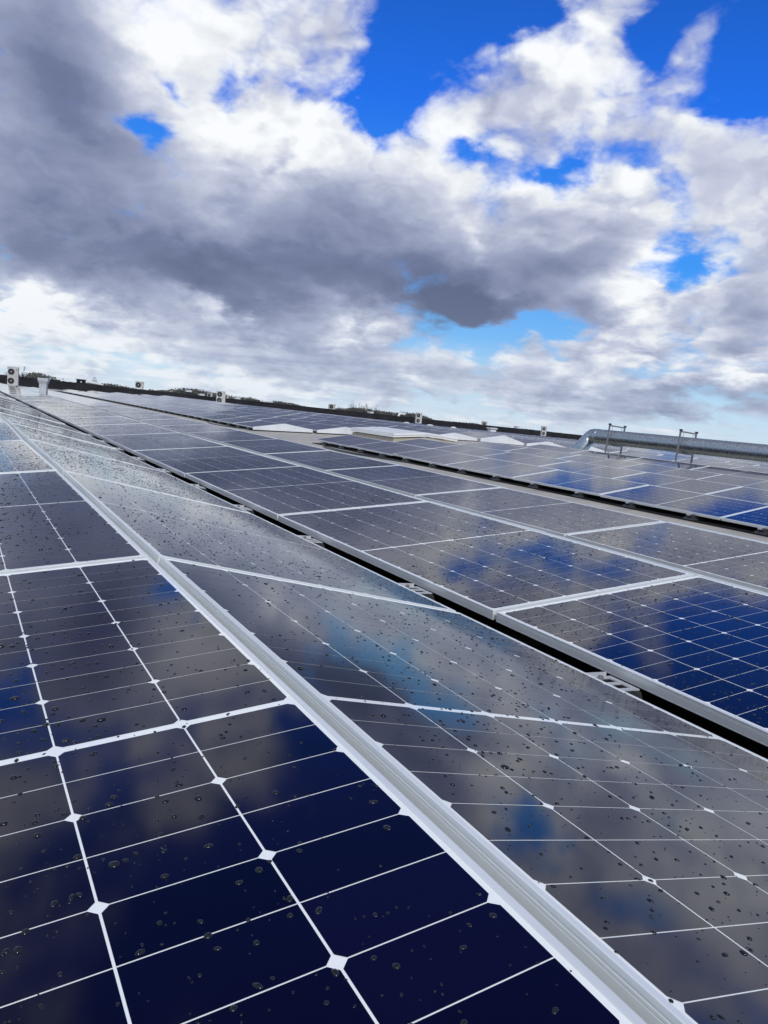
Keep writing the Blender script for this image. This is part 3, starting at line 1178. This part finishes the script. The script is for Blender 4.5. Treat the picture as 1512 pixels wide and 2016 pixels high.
white_box(96, 25.5, 0.98, 0.8, 0.66, 0.18, 'low white rooftop box left of the small condensing units')
white_box(96, 27.2, 0.70, 0.8, 0.6, 0.18, 'low white rooftop box nearest left of the small condensing units')
white_box(96, 31.9, 0.72, 0.8, 0.62, 0.2, 'low white rooftop box on its own right of the middle units')
white_box(96, 51.6, 0.62, 0.8, 0.55, 0.26, 'little white rooftop box in front of the bare trees')
white_box(96, 78.1, 0.55, 0.8, 0.5, 0.42, 'little white rooftop box between the capped vent and the duct')

# ------------------------------------------------------------------ roof vents
root = thing('roof_vent', 'square grey roof vent with a flared cap standing among the left rows', 'roof vent', upright(36.8, 3.2, -0.42, R(-18)))
mb = MB()
mb.box((0, 0, 0.42), (0.32, 0.32, 0.84), taper=0.97)
mb.build('shaft', m_vent, root)
mb = MB()
s0, s1, s2 = 0.16, 0.20, 0.215
vs = [(sx * s, sy * s, z) for s, z in ((s0, 0.74), (s1, 0.85), (s2, 0.87), (s2, 0.96)) for sx, sy in ((-1, -1), (1, -1), (1, 1), (-1, 1))]
fs = [(q_ * 4 + i, q_ * 4 + (i + 1) % 4, q_ * 4 + 4 + (i + 1) % 4, q_ * 4 + 4 + i) for q_ in range(3) for i in range(4)] + [(12, 13, 14, 15)]
mb.add(vs, fs)
mb.build('cap', m_vent, root)
mb = MB()
mb.box((0, 0, 0.98), (0.45, 0.45, 0.04))
mb.build('cap_lid', m_white, root)
root = thing('roof_vent', 'white roof vent with a wide grey cap before the far parapet', 'roof vent', upright(70, 53.7, -0.32, R(-6)))
mb = MB()
mb.box((0, 0, 0.3), (0.72, 0.72, 0.6))
mb.build('shaft', m_white, root)
mb = MB()
mb.box((0, 0, 0.66), (0.98, 0.98, 0.14), taper=0.9)
mb.build('cap', m_vent, root)
for (x, y, s, lab) in ((70, 42.3, 0.9, 'low white roof dome among far panels, leftmost of three'), (70, 45.3, 0.95, 'low white roof dome among far panels, middle of three'),
                       (70, 48.4, 0.8, 'low white roof dome among far panels, rightmost of three')):
    root = thing('roof_dome', lab, 'roof dome', upright(x, y, -0.36), 'white roof domes among the far panels')
    mb = MB()
    mb.box((0, 0, 0.12), (s, s, 0.24))
    mb.build('curb', m_white, root)
    mb = MB()
    n = 14
    rings = [(s * 0.49 * math.cos(R(a)), 0.24 + 0.2 * math.sin(R(a))) for a in (0, 25, 50, 75)]
    vs = [(r_ * math.cos(2 * math.pi * i / n), r_ * math.sin(2 * math.pi * i / n), z) for r_, z in rings for i in range(n)] + [(0, 0, 0.44)]
    fs = [(q_ * n + i, q_ * n + (i + 1) % n, (q_ + 1) * n + (i + 1) % n, (q_ + 1) * n + i) for q_ in range(3) for i in range(n)] + [(3 * n + i, 3 * n + (i + 1) % n, 4 * n) for i in range(n)]
    mb.add(vs, fs, 0, True)
    mb.build('dome', m_lid, root)

# hatch, bent white pipe and sign stand above the parapet at the left
root = thing('roof_hatch', 'dark square roof hatch rising above the black parapet at the left', 'roof hatch', upright(90.6, 12.1, 0.5))
mb = MB()
mb.box((0, 0, 0.25), (0.8, 0.86, 0.56))
mb.build('curb', m_para, root)
mb = MB()
mb.box((0, 0, 0.56), (0.96, 1.06, 0.07))
mb.build('lid', m_plast, root)
mb = MB()
mb.tube((-0.42, 0.05, 0.3), (-0.39, 0.05, 0.3), 0.08, n=10)
mb.build('latch', m_white, root)
root = thing('vent_pipe', 'white bent pipe lying beside the dark roof hatch', 'pipe', upright(91, 13.85, 0.6))
mb = MB()
mb.ringtube([(0, 1.0, 0.26), (0, 0.2, 0.2), (0, -0.35, 0.14), (0, -0.52, 0.1), (0, -0.6, 0.0), (0, -0.62, -0.5)], [0.13] * 6, 12)
mb.build('pipe', m_white, root)
root = thing('warning_stand', 'grey triangular stand above the white pipe on the parapet', 'stand', upright(92, 13.7, 0.75))
for a, b_ in (((0, 0.42, 0.0), (0, 0.0, 0.78)), ((0, 0.0, 0.78), (0, -0.42, 0.0)), ((0, -0.42, 0.0), (0, 0.42, 0.0))):
    mb = MB()
    mb.tube(a, b_, 0.055, n=6)
    mb.build('bar', m_vent, root)
mb = MB()
mb.box((0, 0, 0.26), (0.05, 0.46, 0.34), taper=0.5)
mb.build('plate', m_vent, root)
root = thing('cowl_pipe', 'white curved cowl pipe above the parapet left of the tall unit by the trees', 'pipe', upright(91, 54.0, 0.5))
mb = MB()
mb.ringtube([(0, 0.65, -0.4), (0, 0.65, 0.25), (0, 0.55, 0.45), (0, 0.3, 0.55), (0, -0.35, 0.52)], [0.15] * 5, 12)
mb.build('pipe', m_white, root)
mb = MB()
mb.box((0, -0.1, 0.05), (0.5, 2.0, 0.16))
mb.build('base', m_white, root)
root = thing('louvre_box', 'dark rooftop louvre box between the curved cowl and the tall unit', 'rooftop box', upright(92, 55.7, 0.5))
mb = MB()
mb.box((0, 0, 0.22), (0.6, 0.66, 0.5))
mb.build('casing', m_plast, root)
for k in range(4):
    mb = MB()
    mb.box((-0.31, 0, 0.08 + 0.1 * k), (0.03, 0.58, 0.03))
    mb.build('slat', m_fan, root)

# ------------------------------------------------------------------ loose cables on the roof strip


def cable(pts, r, label):
    mb = MB()
    sm = []
    for i in range(len(pts) - 1):
        p0, p1 = Vector(pts[max(i - 1, 0)]), Vector(pts[i])
        p2, p3 = Vector(pts[i + 1]), Vector(pts[min(i + 2, len(pts) - 1)])
        for s in range(6):
            u = s / 6
            sm.append(0.5 * ((2 * p1) + (p2 - p0) * u + (2 * p0 - 5 * p1 + 4 * p2 - p3) * u * u + (3 * p1 - p0 - 3 * p2 + p3) * u ** 3))
    sm.append(Vector(pts[-1]))
    path = [P(p.x, p.y, roof_z(p.x, p.y) + r + 0.002 + p.z) for p in sm]
    mb.ringtube(path, [r] * len(path), 8)
    tag(mb.build('cable', m_plast), label, 'cable', 'loose cables on the bare roof strip')


cable([(11.9, 7.95, 0), (12.8, 7.75, 0), (14.0, 7.55, 0), (15.2, 7.6, 0), (16.2, 7.95, 0.0), (16.9, 8.2, 0.02)], 0.012, 'black cable looping out from under the near block corner')
cable([(11.7, 8.0, 0), (13.2, 7.85, 0), (14.4, 7.72, 0), (15.8, 7.85, 0), (16.5, 8.2, 0.02)], 0.010, 'thinner cable beside the looped one at the near block corner')
cable([(22.3, 8.0, 0), (23.5, 7.7, 0), (25.0, 7.6, 0), (26.6, 7.9, 0)], 0.014, 'black cable on the roof strip at the far block corner')

# ------------------------------------------------------------------ trees and woods beyond the building


def at_px(px, dist):
    """plan position at a distance in the direction of a picture column at the horizon"""
    d = sky_dir(px, 742 + 0.1027 * px)
    k = dist / math.hypot(d.x, d.y)
    return CP[0] + d.x * k, CP[1] + d.y * k


def bare_tree(x, y, hgt, spread, seed, label, group, upright_f=0.5):
    r = random.Random(seed)
    root = thing('bare_tree', label, 'tree', Matrix.Translation((x, y, GROUND)), group)
    mb = MB()
    mb.tube((0, 0, 0), (0.1, 0, hgt * 0.45), hgt * 0.018, hgt * 0.012, 7)
    mb.tube((0.1, 0, hgt * 0.45), (0, 0.1, hgt * 0.8), hgt * 0.012, hgt * 0.005, 6)
    mb.build('trunk', m_bark, root)
    mb = MB()

    def grow(p, d, ln, rad, lv):
        q_ = p + d * ln
        mb.tube(p, q_, rad, rad * 0.6, 3, caps=False)
        if lv == 0:
            return
        for _ in range(3 if lv > 1 else 4):
            a = Vector((r.gauss(0, 1), r.gauss(0, 1), r.gauss(0.4, 0.8)))
            nd = (d * 1.0 + a * (0.55 - 0.3 * upright_f) + Vector((0, 0, 0.35 * upright_f))).normalized()
            grow(p + d * ln * r.uniform(0.45, 1.0), nd, ln * r.uniform(0.55, 0.8), rad * 0.55, lv - 1)
    for _ in range(24):
        z = hgt * r.uniform(0.25, 0.75)
        a = r.uniform(0, 6.28)
        el = r.uniform(0.3, 1.0) + upright_f * 0.5
        d = Vector((math.cos(a) * math.cos(el), math.sin(a) * math.cos(el), math.sin(el)))
        grow(Vector((0, 0, z)), d, spread * r.uniform(0.22, 0.42), hgt * 0.0045, 3)
    mb.build('branches', m_twig, root)
    return root


PG = 'bare poplars behind the far left unit'
BG = 'bare winter trees beyond the parapet'
for k, (px, dst, hg, sp, lab, gr) in enumerate((
        (19, 250, 14.2, 4.0, 'tall bare poplar above the left shoulder of the far left unit', PG),
        (27, 252, 12.6, 3.5, 'shorter bare poplar rising right above the far left unit', PG),
        (38, 250, 13.6, 4.0, 'bare poplar just right of the far left unit', PG),
        (44, 255, 12.4, 3.2, 'rightmost slender bare poplar at the far left', PG))):
    x, y = at_px(px, dst)
    bare_tree(x, y, hg, sp, 100 + k, lab, gr, 1.0)
btrees = [(678, 13.0), (690, 14.6), (703, 13.8), (716, 13.2), (730, 15.0), (741, 13.0), (756, 11.6), (768, 12.2), (780, 11.6), (797, 13.2), (808, 12.8), (818, 13.4), (832, 11.8)]
bl = ['leftmost bare tree of the clump right of a lone unit', 'tallest left bare tree of the clump', 'dense bare tree third in the clump from its left', 'bare tree fourth in the clump from its left',
      'tall airy bare tree holding a dark nest, mid clump', 'thin bare tree just right of the airy one', 'low bare tree in the dip left of the cowl', 'second low bare tree in the dip left of the cowl',
      'third low bare tree close by the cowl', 'bare tree straight above the curved cowl', 'bare tree between the cowl and the tall unit', 'bare tree hidden half behind the tall unit', 'last bare tree right of the tall unit']
for k, (px, hg) in enumerate(btrees):
    x, y = at_px(px, 290 + 14 * (k % 3))
    bare_tree(x, y, hg, hg * 0.36, 200 + k, bl[k], BG, 0.35)


def wood(name, px0, px1, dist, hts, seed, label):
    """a far wood that reads as one mass: many small leaf and twig faces"""
    r = random.Random(seed)
    mb = MB()
    nclump = int((px1 - px0) * 1.6)
    for k in range(nclump):
        u = (k + r.random()) / nclump
        px = px0 + (px1 - px0) * u
        x, y = at_px(px, dist * r.uniform(0.95, 1.08))
        j = u * (len(hts) - 1)
        a = int(min(j, len(hts) - 2))
        hg = (hts[a] + (hts[a + 1] - hts[a]) * (j - a) - 1.1) * r.uniform(0.88, 1.04)
        rad = hg * r.uniform(0.2, 0.34)
        for _ in range(110):
            p = Vector((r.gauss(0, 0.5), r.gauss(0, 0.5), r.gauss(0, 0.5)))
            c_ = Vector((x + p.x * rad, y + p.y * rad, GROUND + hg - rad * 1.1 + p.z * rad * 1.3))
            c_.z = min(c_.z, GROUND + hg)
            s = r.uniform(0.2, 0.5)
            a1 = Vector((r.gauss(0, 1), r.gauss(0, 1), r.gauss(0, 1))).normalized() * s
            a2 = a1.orthogonal().normalized() * s * r.uniform(0.4, 1)
            mb.add([c_ - a1, c_ + a2, c_ + a1, c_ - a2], [(0, 1, 2, 3)])
        mb.add([(x - rad * .7, y - rad * .7, GROUND), (x + rad * .7, y + rad * .7, GROUND), (x + rad * .5, y + rad * .5, GROUND + hg * 0.8), (x - rad * .5, y - rad * .5, GROUND + hg * 0.8)], [(0, 1, 2, 3)])
        mb.add([(x - rad * .7, y + rad * .7, GROUND), (x + rad * .7, y - rad * .7, GROUND), (x + rad * .5, y - rad * .5, GROUND + hg * 0.8), (x - rad * .5, y + rad * .5, GROUND + hg * 0.8)], [(0, 1, 2, 3)])
    tag(mb.build(name, m_wood), label, 'woodland', kind='stuff')


wood('woodland', -60, 46, 420, (11.5, 11.0, 11.5, 11.0), 31, 'dark low wood beyond the parapet at the far left edge')
wood('woodland', 44, 118, 420, (11.3, 13.8, 13.9, 12.6, 11.0), 32, 'rounded dark wooded rise right of the poplars')
wood('woodland', 118, 300, 460, (11.0, 11.4, 12.2, 12.4, 11.5, 11.0), 33, 'low treeline behind the roof hatch and the lone unit')
wood('woodland', 300, 470, 400, (11.4, 12.0, 13.4, 14.0, 13.2, 12.4, 12.0), 34, 'dark treeline behind the middle condensing units')
wood('woodland', 465, 660, 420, (12.0, 12.8, 11.0, 12.4, 12.0, 10.6, 10.3, 10.2), 35, 'thinning treeline between the middle units and the bare trees')
wood('woodland', 660, 845, 380, (11.6, 12.8, 12.6, 12.2, 13.0, 11.6), 36, 'undergrowth below the clump of bare trees')
wood('woodland', 840, 1160, 520, (10.9, 11.2, 11.6, 10.8, 11.2, 11.4, 10.8, 10.6), 37, 'very low far treeline left of the duct')
print('panels', len(chosen), 'rest', len(rest), 'detail', n_detail, 'objects', len(bpy.data.objects))
